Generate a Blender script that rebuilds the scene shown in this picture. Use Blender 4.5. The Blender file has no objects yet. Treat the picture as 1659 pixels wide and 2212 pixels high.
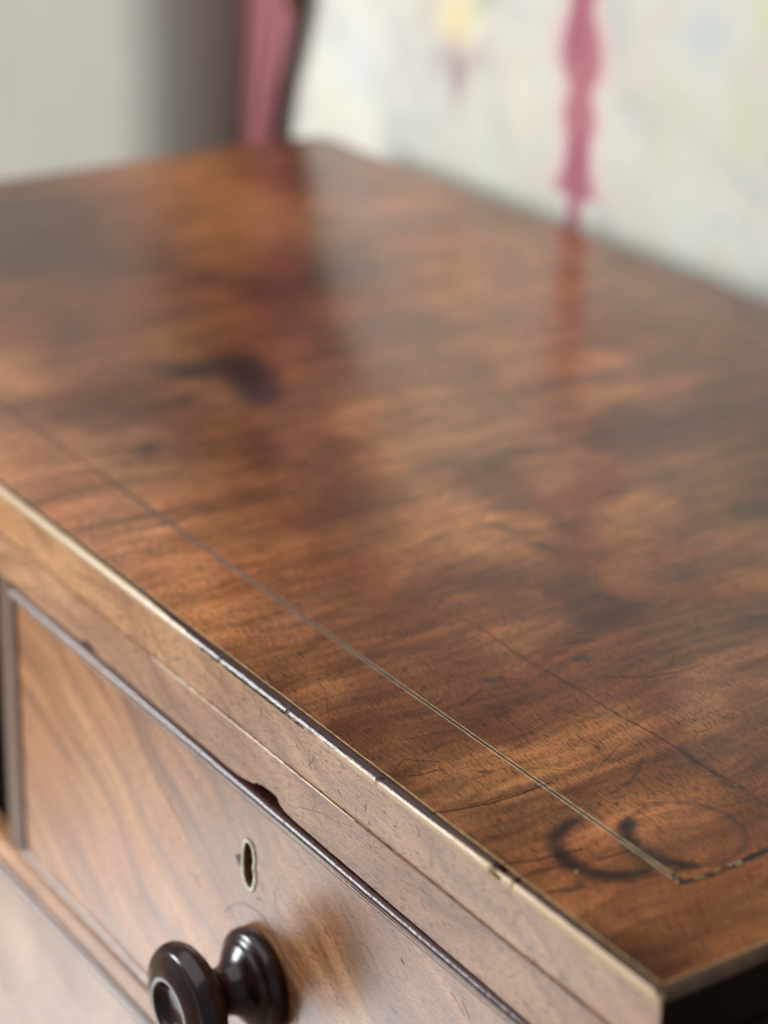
import bpy, bmesh, math
import numpy as np
from mathutils import Matrix, Vector

# ------------------------------------------------------------------ camera
sc = bpy.context.scene
col = sc.collection
PP = (829.5, 1106.0)          # centre and focal length of a 1659 x 2212 view of the photograph
FPX = 4730.0


def rod(r):
    th = np.linalg.norm(r)
    k = r / th
    K = np.array([[0, -k[2], k[1]], [k[2], 0, -k[0]], [-k[1], k[0], 0]])
    return np.eye(3) + np.sin(th) * K + (1 - np.cos(th)) * K @ K


RM = rod(np.array([1.7798419221366, 0.9639516367351757, -0.6037180540979398]))
TV = np.array([0.08602482190203764, 0.150589235452234, 0.6809249926488092])
CAM = -RM.T @ TV
cd = bpy.data.cameras.new('camera')
cam = bpy.data.objects.new('camera', cd)
col.objects.link(cam)
cd.sensor_fit = 'VERTICAL'
cd.sensor_height = 36.0
cd.lens = 36.0 * FPX / 2212.0
cd.clip_start = 0.01
cd.clip_end = 60.0
m = Matrix.Identity(4)
for i in range(3):
    m[i][0] = RM[0][i]
    m[i][1] = -RM[1][i]
    m[i][2] = -RM[2][i]
    m[i][3] = CAM[i]
cam.matrix_world = m
cd.dof.use_dof = True
cd.dof.focus_distance = 0.825
cd.dof.aperture_fstop = 4.6
sc.camera = cam


def at(px, py, ax=2, v=0.0):
    """a point of the photograph laid on the plane ax = v (top: z = 0, front: y = 0)"""
    d = RM.T @ np.array([(px - PP[0]) / FPX, (py - PP[1]) / FPX, 1.0])
    return CAM + d * (v - CAM[ax]) / d[ax]


# ------------------------------------------------------------------ light
w = bpy.data.worlds.new('World')
sc.world = w
w.use_nodes = True
w.node_tree.nodes['Background'].inputs[0].default_value = (0.80, 0.86, 1.0, 1)
w.node_tree.nodes['Background'].inputs[1].default_value = 0.30


def area(name, loc, target, sx, sy, power, color):
    l = bpy.data.lights.new(name, 'AREA')
    l.shape = 'RECTANGLE'
    l.size, l.size_y, l.energy, l.color = sx, sy, power, color
    o = bpy.data.objects.new(name, l)
    col.objects.link(o)
    o.location = loc
    d = Vector(target) - Vector(loc)
    o.rotation_euler = d.to_track_quat('-Z', 'Y').to_euler()
    return o


# the tall window in front of the chest on its left, the sunlit floor under it, an added overhead fill for the ceiling's bounce
area('window_light', (-2.7, -2.1, 0.75), (-0.5, 0.1, 0.0), 0.85, 1.15, 112, (0.94, 0.97, 1.0))
area('sunlit_floor_light', (-1.0, -0.52, -0.90), (-0.95, -0.45, 0.0), 0.8, 1.0, 9.8, (0.92, 0.97, 1.0))
area('overhead_fill_light', (-0.9, -0.9, 1.9), (-0.9, -0.7, 0.0), 3.0, 3.0, 46, (1.0, 0.98, 0.95))
sc.view_settings.view_transform = 'Standard'
sc.view_settings.look = 'None'
sc.view_settings.exposure = 0.0
sc.view_settings.gamma = 1.0

# ------------------------------------------------------------------ numpy noise
def lin(c):
    c = np.asarray(c, float) / 255.0
    return np.where(c <= 0.04045, c / 12.92, ((c + 0.055) / 1.055) ** 2.4)


def hashn(ix, iy, seed):
    n = (ix.astype(np.int64) * 374761393 + iy.astype(np.int64) * 668265263 + seed * 974634777) & 0xFFFFFFFF
    n = ((n ^ (n >> 13)) * 1274126177) & 0xFFFFFFFF
    return ((n ^ (n >> 16)) & 0xFFFF) / 65535.0


def vnoise(u, v, seed=0):
    iu, iv = np.floor(u), np.floor(v)
    fu, fv = u - iu, v - iv
    fu, fv = fu * fu * (3 - 2 * fu), fv * fv * (3 - 2 * fv)
    a, b = hashn(iu, iv, seed), hashn(iu + 1, iv, seed)
    c, d = hashn(iu, iv + 1, seed), hashn(iu + 1, iv + 1, seed)
    return (a * (1 - fu) + b * fu) * (1 - fv) + (c * (1 - fu) + d * fu) * fv - 0.5


def fbm(u, v, seed=0, n=4):
    s = 0
    for k in range(n):
        s = s + vnoise(u * 2 ** k, v * 2 ** k, seed + 17 * k) / 2 ** k
    return s


def sstep(a, b, x):
    t = np.clip((x - a) / (b - a), 0, 1)
    return t * t * (3 - 2 * t)


# ------------------------------------------------------------------ objects
def tag(o, label=None, cat=None, group=None, kind=None):
    for k, v in (('label', label), ('category', cat), ('group', group), ('kind', kind)):
        if v:
            o[k] = v
    return o


def empty(name, loc):
    o = bpy.data.objects.new(name, None)
    o.empty_display_size = 0.05
    o.location = loc
    col.objects.link(o)
    return o


def wpos(o):
    p = Vector((0, 0, 0))
    while o is not None:
        p = p + o.location
        o = o.parent
    return p


def link(name, me, mat, parent=None, smooth=False):
    """mesh in world coordinates -> an object, its origin left at the world origin"""
    o = bpy.data.objects.new(name, me)
    for q in (mat if isinstance(mat, (list, tuple)) else [mat]):
        me.materials.append(q)
    if smooth:
        me.polygons.foreach_set('use_smooth', np.ones(len(me.polygons), bool))
    col.objects.link(o)
    if parent is not None:
        o.parent = parent
        o.location = -wpos(parent)
    return o


def grid_mesh(name, P, flip=False):
    """P: (nu, nv, 3) lattice -> quads"""
    nu, nv = P.shape[:2]
    idx = np.arange(nu * nv).reshape(nu, nv)
    q = np.stack([idx[:-1, :-1], idx[1:, :-1], idx[1:, 1:], idx[:-1, 1:]], -1).reshape(-1, 4)
    if flip:
        q = q[:, ::-1]
    me = bpy.data.meshes.new(name)
    me.vertices.add(nu * nv)
    me.vertices.foreach_set('co', P.reshape(-1).astype(np.float32))
    me.loops.add(q.size)
    me.loops.foreach_set('vertex_index', q.reshape(-1).astype(np.int32))
    me.polygons.add(len(q))
    me.polygons.foreach_set('loop_start', np.arange(0, q.size, 4, dtype=np.int32))
    me.update(calc_edges=True)
    return me


def box_bm(bm, a, b):
    x0, y0, z0 = a
    x1, y1, z1 = b
    v = [bm.verts.new(c) for c in ((x0, y0, z0), (x1, y0, z0), (x1, y1, z0), (x0, y1, z0),
                                   (x0, y0, z1), (x1, y0, z1), (x1, y1, z1), (x0, y1, z1))]
    for f in ((0, 3, 2, 1), (4, 5, 6, 7), (0, 1, 5, 4), (1, 2, 6, 5), (2, 3, 7, 6), (3, 0, 4, 7)):
        bm.faces.new([v[i] for i in f])


def box(name, a, b, mat, parent=None, bev=0.0):
    bm = bmesh.new()
    box_bm(bm, a, b)
    if bev:
        bmesh.ops.bevel(bm, geom=bm.edges[:], offset=bev, segments=2, affect='EDGES')
    me = bpy.data.meshes.new(name)
    bm.to_mesh(me)
    bm.free()
    return link(name, me, mat, parent)


def setcol(me, name, rgb):
    a = me.color_attributes.new(name, 'FLOAT_COLOR', 'POINT')
    c = np.ones((len(me.vertices), 4), np.float32)
    c[:, :3] = rgb
    a.data.foreach_set('color', c.reshape(-1))


# ------------------------------------------------------------------ materials
class NT:
    def __init__(s, name):
        s.m = bpy.data.materials.new(name)
        s.m.use_nodes = True
        s.t = s.m.node_tree
        s.b = s.t.nodes['Principled BSDF']

    def n(s, kind, **kw):
        nd = s.t.nodes.new(kind)
        for k, v in kw.items():
            if k.startswith('i_'):
                key = k[2:]
                nd.inputs[int(key) if key.isdigit() else key.replace('_', ' ')].default_value = v
            else:
                setattr(nd, k, v)
        return nd

    def l(s, a, b):
        s.t.links.new(a, b)

    def math(s, op, a, b=None, clamp=False):
        nd = s.n('ShaderNodeMath', operation=op, use_clamp=clamp)
        for i, v in enumerate((a, b)):
            if v is None:
                continue
            if isinstance(v, (int, float)):
                nd.inputs[i].default_value = v
            else:
                s.l(v, nd.inputs[i])
        return nd.outputs[0]

    def coords(s, scale, rot=(0, 0, 0), warp=None):
        tc = s.n('ShaderNodeTexCoord')
        mp = s.n('ShaderNodeMapping')
        mp.inputs['Rotation'].default_value = rot
        mp.inputs['Scale'].default_value = (1, 1, 1)
        src = tc.outputs['Object']
        if warp:
            nz = s.n('ShaderNodeTexNoise', i_Scale=warp[0], i_Detail=2.0)
            s.l(src, nz.inputs['Vector'])
            vm = s.n('ShaderNodeVectorMath', operation='MULTIPLY_ADD')
            s.l(nz.outputs['Color'], vm.inputs[0])
            vm.inputs[1].default_value = (warp[1],) * 3
            s.l(src, vm.inputs[2])
            src = vm.outputs[0]
        s.l(src, mp.inputs['Vector'])
        m2 = s.n('ShaderNodeMapping')
        m2.inputs['Scale'].default_value = scale
        s.l(mp.outputs[0], m2.inputs['Vector'])
        return m2.outputs[0]

    def noise(s, vec, scale=1.0, detail=2.0, rough=0.5):
        nz = s.n('ShaderNodeTexNoise', i_Scale=scale, i_Detail=detail, i_Roughness=rough)
        s.l(vec, nz.inputs['Vector'])
        return nz.outputs['Fac']

    def ramp(s, fac, stops, interp='LINEAR'):
        r = s.n('ShaderNodeValToRGB')
        r.color_ramp.interpolation = interp
        e = r.color_ramp.elements
        while len(e) < len(stops):
            e.new(0.5)
        for i, (p, c) in enumerate(stops):
            e[i].position = p
            e[i].color = (*c, 1) if not isinstance(c, (int, float)) else (c, c, c, 1)
        s.l(fac, r.inputs[0])
        return r.outputs[0]

    def mix(s, fac, a, b, mode='MIX'):
        nd = s.n('ShaderNodeMix', data_type='RGBA', blend_type=mode)
        for k, v in ((0, fac), (6, a), (7, b)):
            if isinstance(v, (int, float)):
                nd.inputs[k].default_value = v
            elif isinstance(v, tuple):
                nd.inputs[k].default_value = (*v, 1)
            else:
                s.l(v, nd.inputs[k])
        return nd.outputs[2]

    def bump(s, h, strength, dist):
        b = s.n('ShaderNodeBump', i_Strength=strength, i_Distance=dist)
        s.l(h, b.inputs['Height'])
        s.l(b.outputs[0], s.b.inputs['Normal'])

    def set(s, **kw):
        for k, v in kw.items():
            s.b.inputs[k.replace('_', ' ')].default_value = v
        return s.m


def plain(name, c, rough=0.5, spec=0.5, var=0.25, scale=60, bump=0.0):
    t = NT(name)
    f = t.noise(t.coords((1, 1, 1)), scale, 4.0, 0.6)
    t.l(t.ramp(f, [(0.3, tuple(x * (1 - var) for x in c)), (0.7, tuple(x * (1 + var) for x in c))]),
        t.b.inputs['Base Color'])
    if bump:
        t.bump(f, 1.0, bump)
    return t.set(Roughness=rough, Specular_IOR_Level=spec)


def top_wood():
    t = NT('old_mahogany_top')
    at_ = t.n('ShaderNodeAttribute', attribute_name='tone')
    # pores: short dark dashes lying along the front edge, drifting a few degrees
    pv = t.coords((300, 2100, 300), (0, 0, math.radians(7)), (9.0, 0.02))
    p = t.noise(pv, 1.0, 1.0, 0.4)
    pores = t.ramp(p, [(0.52, 0.0), (0.62, 1.0)])
    pv2 = t.coords((140, 1300, 300), (0, 0, math.radians(3)), (14.0, 0.014))
    pores2 = t.ramp(t.noise(pv2, 1.0, 1.0, 0.3), [(0.62, 0.0), (0.70, 1.0)])
    # chatoyance: ribbons running from front to back, finely broken
    cv = t.coords((230, 16, 50), (0, 0, math.radians(-4)), (13.0, 0.03))
    ch = t.noise(cv, 1.0, 3.0, 0.6)
    chr_ = t.ramp(ch, [(0.32, 0.74), (0.68, 1.28)])
    c = t.mix(1.0, at_.outputs['Color'], chr_, 'MULTIPLY')
    g = t.noise(t.coords((900, 1300, 900)), 1.0, 2.0, 0.6)
    c = t.mix(1.0, c, t.ramp(g, [(0.25, 0.76), (0.75, 1.22)]), 'MULTIPLY')
    c = t.mix(t.math('MULTIPLY', pores, 0.55), c, (0.030, 0.011, 0.005))
    c = t.mix(t.math('MULTIPLY', pores2, 0.6), c, (0.022, 0.009, 0.004))
    t.l(c, t.b.inputs['Base Color'])
    wear = t.n('ShaderNodeAttribute', attribute_name='wear')
    rn = t.noise(t.coords((1, 1, 1)), 22.0, 4.0, 0.6)
    r0 = t.math('MULTIPLY', rn, 0.10)
    r1 = t.math('ADD', r0, wear.outputs['Fac'])
    t.l(r1, t.b.inputs['Roughness'])
    h = t.math('SUBTRACT', t.math('MULTIPLY', t.noise(t.coords((60, 60, 60)), 1.0, 4.0, 0.6), 0.8), pores)
    t.bump(h, 0.25, 0.00005)
    return t.set(IOR=1.5)


def front_wood(name, rot, lo, mid, hi, fig=(14, 1, 120), rough=0.40, seedoff=0.0, poremul=0.75):
    t = NT(name)
    cv = t.coords(fig, (0, rot, 0), (6.0, 0.075))
    f1 = t.noise(cv, 1.0, 4.0, 0.6)
    c = t.ramp(f1, [(0.34, lo), (0.5, mid), (0.66, hi)])
    big = t.noise(t.coords((4, 1, 7), (0, rot, 0)), 1.6, 3.0, 0.5)
    c = t.mix(1.0, c, t.ramp(big, [(0.3, 0.80), (0.7, 1.15)]), 'MULTIPLY')
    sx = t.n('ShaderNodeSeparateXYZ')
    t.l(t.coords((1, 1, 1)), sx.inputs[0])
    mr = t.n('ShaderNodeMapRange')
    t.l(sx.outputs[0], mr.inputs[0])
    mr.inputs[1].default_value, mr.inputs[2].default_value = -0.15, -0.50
    c = t.mix(1.0, c, t.ramp(mr.outputs[0], [(0.0, (0.92, 0.92, 0.92)), (1.0, (1.60, 1.52, 1.30))]), 'MULTIPLY')  # brighter and yellower to the left: window-side light put into the colour
    pv = t.coords((230, 10, 2300), (0, math.radians(3), 0), (8.0, 0.008))
    pores = t.ramp(t.noise(pv, 1.0, 1.0, 0.4), [(0.56, 0.0), (0.64, 1.0)])
    pv2 = t.coords((110, 10, 1500), (0, math.radians(-1), 0), (12.0, 0.008))
    pores2 = t.ramp(t.noise(pv2, 1.0, 1.0, 0.3), [(0.63, 0.0), (0.70, 1.0)])
    g = t.noise(t.coords((1000, 1000, 1600)), 1.0, 2.0, 0.6)
    c = t.mix(1.0, c, t.ramp(g, [(0.25, 0.76), (0.75, 1.22)]), 'MULTIPLY')
    c = t.mix(t.math('MULTIPLY', pores, poremul), c, (0.07, 0.03, 0.02))
    c = t.mix(t.math('MULTIPLY', pores2, poremul), c, (0.05, 0.022, 0.016))
    t.l(c, t.b.inputs['Base Color'])
    rn = t.noise(t.coords((1, 1, 1)), 30.0, 4.0, 0.6)
    t.l(t.math('ADD', t.math('ADD', t.math('MULTIPLY', rn, 0.14), rough - 0.13), t.math('MULTIPLY', f1, 0.14)), t.b.inputs['Roughness'])
    h = t.math('SUBTRACT', t.math('MULTIPLY', t.noise(t.coords((70, 70, 70)), 1.0, 3.0, 0.6), 0.8), pores)
    t.bump(h, 0.25, 0.00005)
    return t.set(IOR=1.5)


M_top = top_wood()
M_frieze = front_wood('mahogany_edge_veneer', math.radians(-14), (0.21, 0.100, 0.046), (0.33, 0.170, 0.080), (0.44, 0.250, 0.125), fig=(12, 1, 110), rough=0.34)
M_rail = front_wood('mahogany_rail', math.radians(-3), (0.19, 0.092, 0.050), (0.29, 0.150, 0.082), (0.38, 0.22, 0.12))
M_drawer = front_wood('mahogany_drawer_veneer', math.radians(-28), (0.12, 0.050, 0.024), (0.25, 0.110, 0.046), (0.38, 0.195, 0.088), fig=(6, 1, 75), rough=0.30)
M_low = front_wood('mahogany_lower_drawer', math.radians(-12), (0.20, 0.135, 0.11), (0.28, 0.20, 0.17), (0.36, 0.28, 0.24), fig=(7, 1, 40), rough=0.42)  # greyed and pale, the sheen on these fronts put into the colour
M_side = plain('mahogany_side', (0.010, 0.003, 0.002), 0.6, 0.08)  # near black, the shade on the chest's side put into the colour
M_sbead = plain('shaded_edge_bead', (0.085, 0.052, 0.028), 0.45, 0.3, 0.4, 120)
M_div = plain('divider_wood', (0.13, 0.07, 0.04), 0.5, 0.4)
M_dark = plain('shaded_inner_wood', (0.006, 0.004, 0.003), 0.9, 0.1)  # inside boards, the darkness of the open bay put into the colour
M_cockp = plain('lit_cockbead', (0.30, 0.22, 0.17), 0.27, 0.6, 0.4, 200, 0.0002)  # lower bead, its highlight from the window put into the colour
t = NT('worn_lit_bead')
a_ = t.n('ShaderNodeAttribute', attribute_name='worn')  # pale where rubbed at the right, a painted highlight at the left
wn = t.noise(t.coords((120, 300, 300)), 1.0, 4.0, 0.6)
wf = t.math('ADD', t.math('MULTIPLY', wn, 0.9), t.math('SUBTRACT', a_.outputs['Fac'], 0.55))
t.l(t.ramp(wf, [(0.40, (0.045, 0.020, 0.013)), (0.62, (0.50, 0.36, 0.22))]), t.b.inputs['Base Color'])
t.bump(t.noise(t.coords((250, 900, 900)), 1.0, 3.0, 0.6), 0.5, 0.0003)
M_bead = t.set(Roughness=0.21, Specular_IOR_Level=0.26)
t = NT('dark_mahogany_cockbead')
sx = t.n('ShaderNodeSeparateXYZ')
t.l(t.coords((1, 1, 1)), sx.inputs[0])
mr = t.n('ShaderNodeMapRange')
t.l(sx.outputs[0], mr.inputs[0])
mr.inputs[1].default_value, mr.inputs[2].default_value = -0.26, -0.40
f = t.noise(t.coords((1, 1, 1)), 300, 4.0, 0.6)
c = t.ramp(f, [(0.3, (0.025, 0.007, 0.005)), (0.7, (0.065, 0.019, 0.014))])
t.l(t.mix(mr.outputs[0], c, (0.20, 0.145, 0.125)), t.b.inputs['Base Color'])  # paler to the left, the bead's gleam put into the colour
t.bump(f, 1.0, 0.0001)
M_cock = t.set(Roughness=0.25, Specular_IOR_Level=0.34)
M_knob = plain('polished_dark_knob', (0.020, 0.008, 0.006), 0.20, 0.42, 0.6, 120, 0.00012)
M_string = plain('boxwood_line', (0.36, 0.25, 0.10), 0.45, 0.4, 0.35, 300)
M_pale = plain('pale_glue_line', (0.55, 0.44, 0.30), 0.6, 0.3, 0.4, 500)
t = NT('worn_stringing')
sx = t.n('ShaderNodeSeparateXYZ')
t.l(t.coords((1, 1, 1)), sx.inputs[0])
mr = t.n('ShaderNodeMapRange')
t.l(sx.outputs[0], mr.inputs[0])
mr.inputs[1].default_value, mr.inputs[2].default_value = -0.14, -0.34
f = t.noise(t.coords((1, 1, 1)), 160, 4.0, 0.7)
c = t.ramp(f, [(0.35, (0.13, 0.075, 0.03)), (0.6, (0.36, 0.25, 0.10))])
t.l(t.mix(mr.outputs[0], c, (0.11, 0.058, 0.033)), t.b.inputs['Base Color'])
M_inlay = t.set(Roughness=0.4)
M_glint = plain('ivory_glint', (0.80, 0.70, 0.54), 0.4, 0.5, 0.3, 500)  # bright line, the highlight on the rail's edge put into the colour
M_black = plain('dark_filler', (0.014, 0.009, 0.007), 0.5, 0.3, 0.4, 500)
M_scf = plain('faint_scratch', (0.16, 0.09, 0.06), 0.5, 0.3, 0.4, 900)
M_scr = plain('dirt_in_scratch', (0.035, 0.014, 0.009), 0.5, 0.3, 0.4, 900)
M_ring = plain('scribed_line', (0.12, 0.08, 0.065), 0.5, 0.3, 0.3, 500)
M_brass = plain('dull_brass', (0.36, 0.35, 0.26), 0.4, 0.5, 0.3, 300)
M_brass.node_tree.nodes['Principled BSDF'].inputs['Metallic'].default_value = 0.7
M_plaster = plain('grey_plaster', (0.325, 0.305, 0.26), 0.85, 0.2, 0.03, 8)
M_floor = plain('worn_floorboards', (0.30, 0.20, 0.13), 0.6, 0.4, 0.2, 9)

# ------------------------------------------------------------------ room
box('floor', (-4.0, -3.0, -0.96), (2.0, 0.60, -0.93), M_floor)
bpy.data.objects['floor']['kind'] = 'structure'

WY = 0.56
# chimney breast with a rounded plaster arris, left of the papered wall
XR, YB, RR = -1.1833, WY - 0.004, 0.058
prof = []
for k in range(13):
    a = math.pi / 2 * k / 12
    prof.append((XR - RR + RR * math.sin(a), 0.518 - RR * math.cos(a)))
prof = [(-3.6, 0.518 - RR)] + prof + [(XR, 0.66)]
P = np.array([[(x, y, z) for z in np.linspace(-0.93, 1.2, 9)] for x, y in prof])
cb = link('chimney_wall', grid_mesh('chimney_wall', P), M_plaster, None, True)
cb['kind'] = 'structure'

# wallpaper: printed ribbon stripes and faded flowers
xs = np.concatenate([np.arange(-1.22, -0.40, 0.0052), np.arange(-0.40, 2.0, 0.02)])
zs = np.concatenate([np.arange(-0.93, -0.12, 0.03), np.arange(-0.12, 0.60, 0.0055), np.arange(0.60, 1.2, 0.03)])
X, Z = np.meshgrid(xs, zs, indexing='ij')
WP = np.stack([X, np.full_like(X, WY) + 0.0006 * vnoise(X * 6, Z * 6, 3), Z], -1)
base = np.ones(X.shape + (3,)) * lin([211, 209, 196])


def paint(A, mask, rgb, op=1.0):
    m_ = (np.clip(mask, 0, 1) * op)[..., None]
    A[...] = A * (1 - m_) + lin(rgb) * m_


def blobw(A, x, z, rx, rz, rgb, op, ang=0.0):
    c_, s_ = math.cos(ang), math.sin(ang)
    dx, dz = X - x, Z - z
    u, v = (dx * c_ + dz * s_) / rx, (-dx * s_ + dz * c_) / rz
    paint(A, np.exp(-(u * u + v * v)), rgb, op)


paint(base, sstep(-0.1, 0.25, fbm(X * 16, Z * 16, 5)), [204, 198, 180], 0.55)
paint(base, sstep(0.0, 0.3, fbm(X * 24 + 5, Z * 24, 8)), [186, 185, 180], 0.45)
rng = np.random.default_rng(4)
for kx in range(-1, 7):
    sx = -0.7444 + 0.41 * kx + 0.10 * sstep(0.14, 0.36, Z)  # bent aside above the view to steer its reflection in the top
    wav = 0.006 * np.sin(Z * 21 + 1.0 + kx)
    lumps = 0.0165 + 0.0060 * np.sin(Z * 95 + 0.6) * np.sin(Z * 31 + 1.2) + 0.0012 * np.sin(Z * 210)
    lumps = np.where(Z < 0.008, 0.0065, lumps) if kx == 0 else lumps
    d = np.abs(X - sx - wav * (0.35 if kx == 0 else 1))
    paint(base, 1 - sstep(lumps * 1.3, lumps * 2.1, d), [226, 186, 188], 0.55)
    paint(base, 1 - sstep(lumps * 0.75, lumps * 1.25, d), [170, 98, 110], 0.90)
    paint(base, (1 - sstep(0.003, 0.009, np.abs(X - sx + 0.004 - wav))) * sstep(-0.2, 0.3, np.sin(Z * 60)), [150, 78, 100], 0.6)
    for j in range(-1, 4):
        zc = 0.119 + 0.32 * j + 0.16 * ((kx + 1) % 2)
        fx = -0.8898 + 0.41 * (kx + 1)
        blobw(base, fx, zc, 0.040, 0.030, [226, 224, 214], 0.9)
        blobw(base, fx, zc - 0.010, 0.024, 0.022, [226, 210, 152], 0.9)
        blobw(base, fx - 0.035, zc - 0.005, 0.010, 0.026, [196, 176, 160], 0.55, -0.5)
        blobw(base, fx + 0.035, zc + 0.01, 0.018, 0.008, [150, 158, 110], 0.55, 0.5)
        blobw(base, fx + 0.003, zc - 0.050, 0.008, 0.020, [140, 100, 118], 0.85)
        blobw(base, fx - 0.016, zc - 0.040, 0.015, 0.008, [176, 150, 160], 0.6, 0.7)
        blobw(base, fx + 0.024, zc - 0.036, 0.018, 0.007, [176, 150, 160], 0.6, 0.7)
for (bx, bz, rx, rz, c_, op, an) in [
        (-0.6474, 0.088, 0.016, 0.030, [204, 206, 176], 0.55, 0), (-0.5822, 0.0908, 0.018, 0.022, [200, 202, 168], 0.6, 0),
        (-0.6241, 0.1411, 0.020, 0.018, [184, 196, 196], 0.6, 0), (-0.5636, 0.1672, 0.02, 0.02, [206, 204, 160], 0.6, 0),
        (-0.6148, 0.0721, 0.060, 0.006, [200, 198, 190], 0.55, -0.28), (-0.5682, 0.0554, 0.030, 0.006, [186, 192, 192], 0.5, -0.28),
        (-1.0435, 0.0088, 0.030, 0.020, [226, 220, 196], 0.5, 0), (-1.0202, 0.0535, 0.03, 0.03, [200, 204, 206], 0.5, 0),
        (-0.8105, 0.0647, 0.020, 0.030, [226, 218, 196], 0.5, 0), (-0.8525, 0.0181, 0.03, 0.02, [218, 220, 196], 0.4, 0)]:
    blobw(base, bx, bz, rx, rz, c_, op, an)
me = grid_mesh('papered_wall', WP)
setcol(me, 'tone', base.reshape(-1, 3))
t = NT('printed_wallpaper')
a_ = t.n('ShaderNodeAttribute', attribute_name='tone')
wn = t.noise(t.coords((300, 300, 300)), 1.0, 3.0)
t.l(t.mix(1.0, a_.outputs['Color'], t.ramp(wn, [(0.3, 0.96), (0.7, 1.03)]), 'MULTIPLY'), t.b.inputs['Base Color'])
M_paper = t.set(Roughness=0.8, Specular_IOR_Level=0.2)
wl = link('papered_wall', me, M_paper, None, True)
wl['kind'] = 'structure'

# unseen dark boards added above the paper to dim the top's reflection
bd = empty('added_boarding', (0.3, WY - 0.02, 0.42))
tag(bd, 'dark boarding added out of view above the floral wallpaper to dim the reflection in the top', 'added boarding')
M_board = plain('added_dark_board', (0.035, 0.024, 0.018), 0.6, 0.3)
for k_ in range(6):
    box('board', (-1.18, WY - 0.022, 0.40 + 0.13 * k_), (1.9, WY - 0.004, 0.527 + 0.13 * k_), M_board, bd, 0.002)

# dusky pink curtain hanging in the corner
NX, NZ = 60, 60
P = np.zeros((NX, NZ, 3))
for i in range(NX):
    for j in range(NZ):
        u, z = i / (NX - 1), -0.9 + 2.0 * j / (NZ - 1)
        wd = 0.060 + 0.034 * float(sstep(-0.02, 0.09, z)) + 0.12 * float(sstep(0.08, 0.36, z))  # flares above the view, shaped for its dark reflection in the top
        P[i, j] = (-1.1819 + wd * u, WY - 0.012 + 0.005 * math.sin(u * 12.0 + z * 1.5) + 0.002 * math.sin(u * 31), z)
t = NT('dusky_pink_cloth')
tc = t.n('ShaderNodeTexCoord')
f = t.noise(t.coords((900, 900, 900)), 1.0, 2.0)
t.l(t.ramp(f, [(0.3, (0.31, 0.115, 0.122)), (0.7, (0.38, 0.155, 0.16))]), t.b.inputs['Base Color'])
M_cloth = t.set(Roughness=0.9, Specular_IOR_Level=0.2)
cu = empty('curtain', (-1.15, WY - 0.012, -0.9))
tag(cu, 'narrow dusky pink curtain with brown edging in the corner between grey wall and wallpaper', 'curtain')
link('cloth', grid_mesh('cloth', P), M_cloth, cu, True)
E_ = P[-6:, 29:, :].copy()
E_[:, :, 1] -= 0.0025
M_trim = plain('brown_edging', (0.12, 0.055, 0.04), 0.9, 0.2, 0.2, 300)
link('edging', grid_mesh('edging', E_), M_trim, cu, True)

# ------------------------------------------------------------------ chest of drawers
L, D = 1.0, 0.516
BR = 0.0036                                  # radius of the rounded edge of the top


def bow(x, y):
    return 0.006 * sstep(0.02, D - 0.02, y) * (0.75 + 0.25 * sstep(-1.0, -0.4, x))


chest = empty('chest_of_drawers', (-L / 2, D / 2, -0.93))
tag(chest, 'antique brown mahogany chest of drawers with worn scratched top and dark turned knob', 'chest of drawers')

# ---- top veneer sheet with its figure, stains and rings as the wood's own colour
xs = np.concatenate([np.arange(-L + BR, -0.52, 0.003), np.arange(-0.52, -BR, 0.0008), [-BR]])
ys = np.concatenate([np.arange(BR, 0.16, 0.0008), np.arange(0.16, D - BR, 0.002), [D - BR]])
X, Y = np.meshgrid(xs, ys, indexing='ij')
ZT = bow(X, Y) + 0.00025 * vnoise(X * 14, Y * 14, 2)
P = np.stack([X, Y, ZT * sstep(BR, BR + 0.02, Y) * 1.0], -1)

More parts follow.
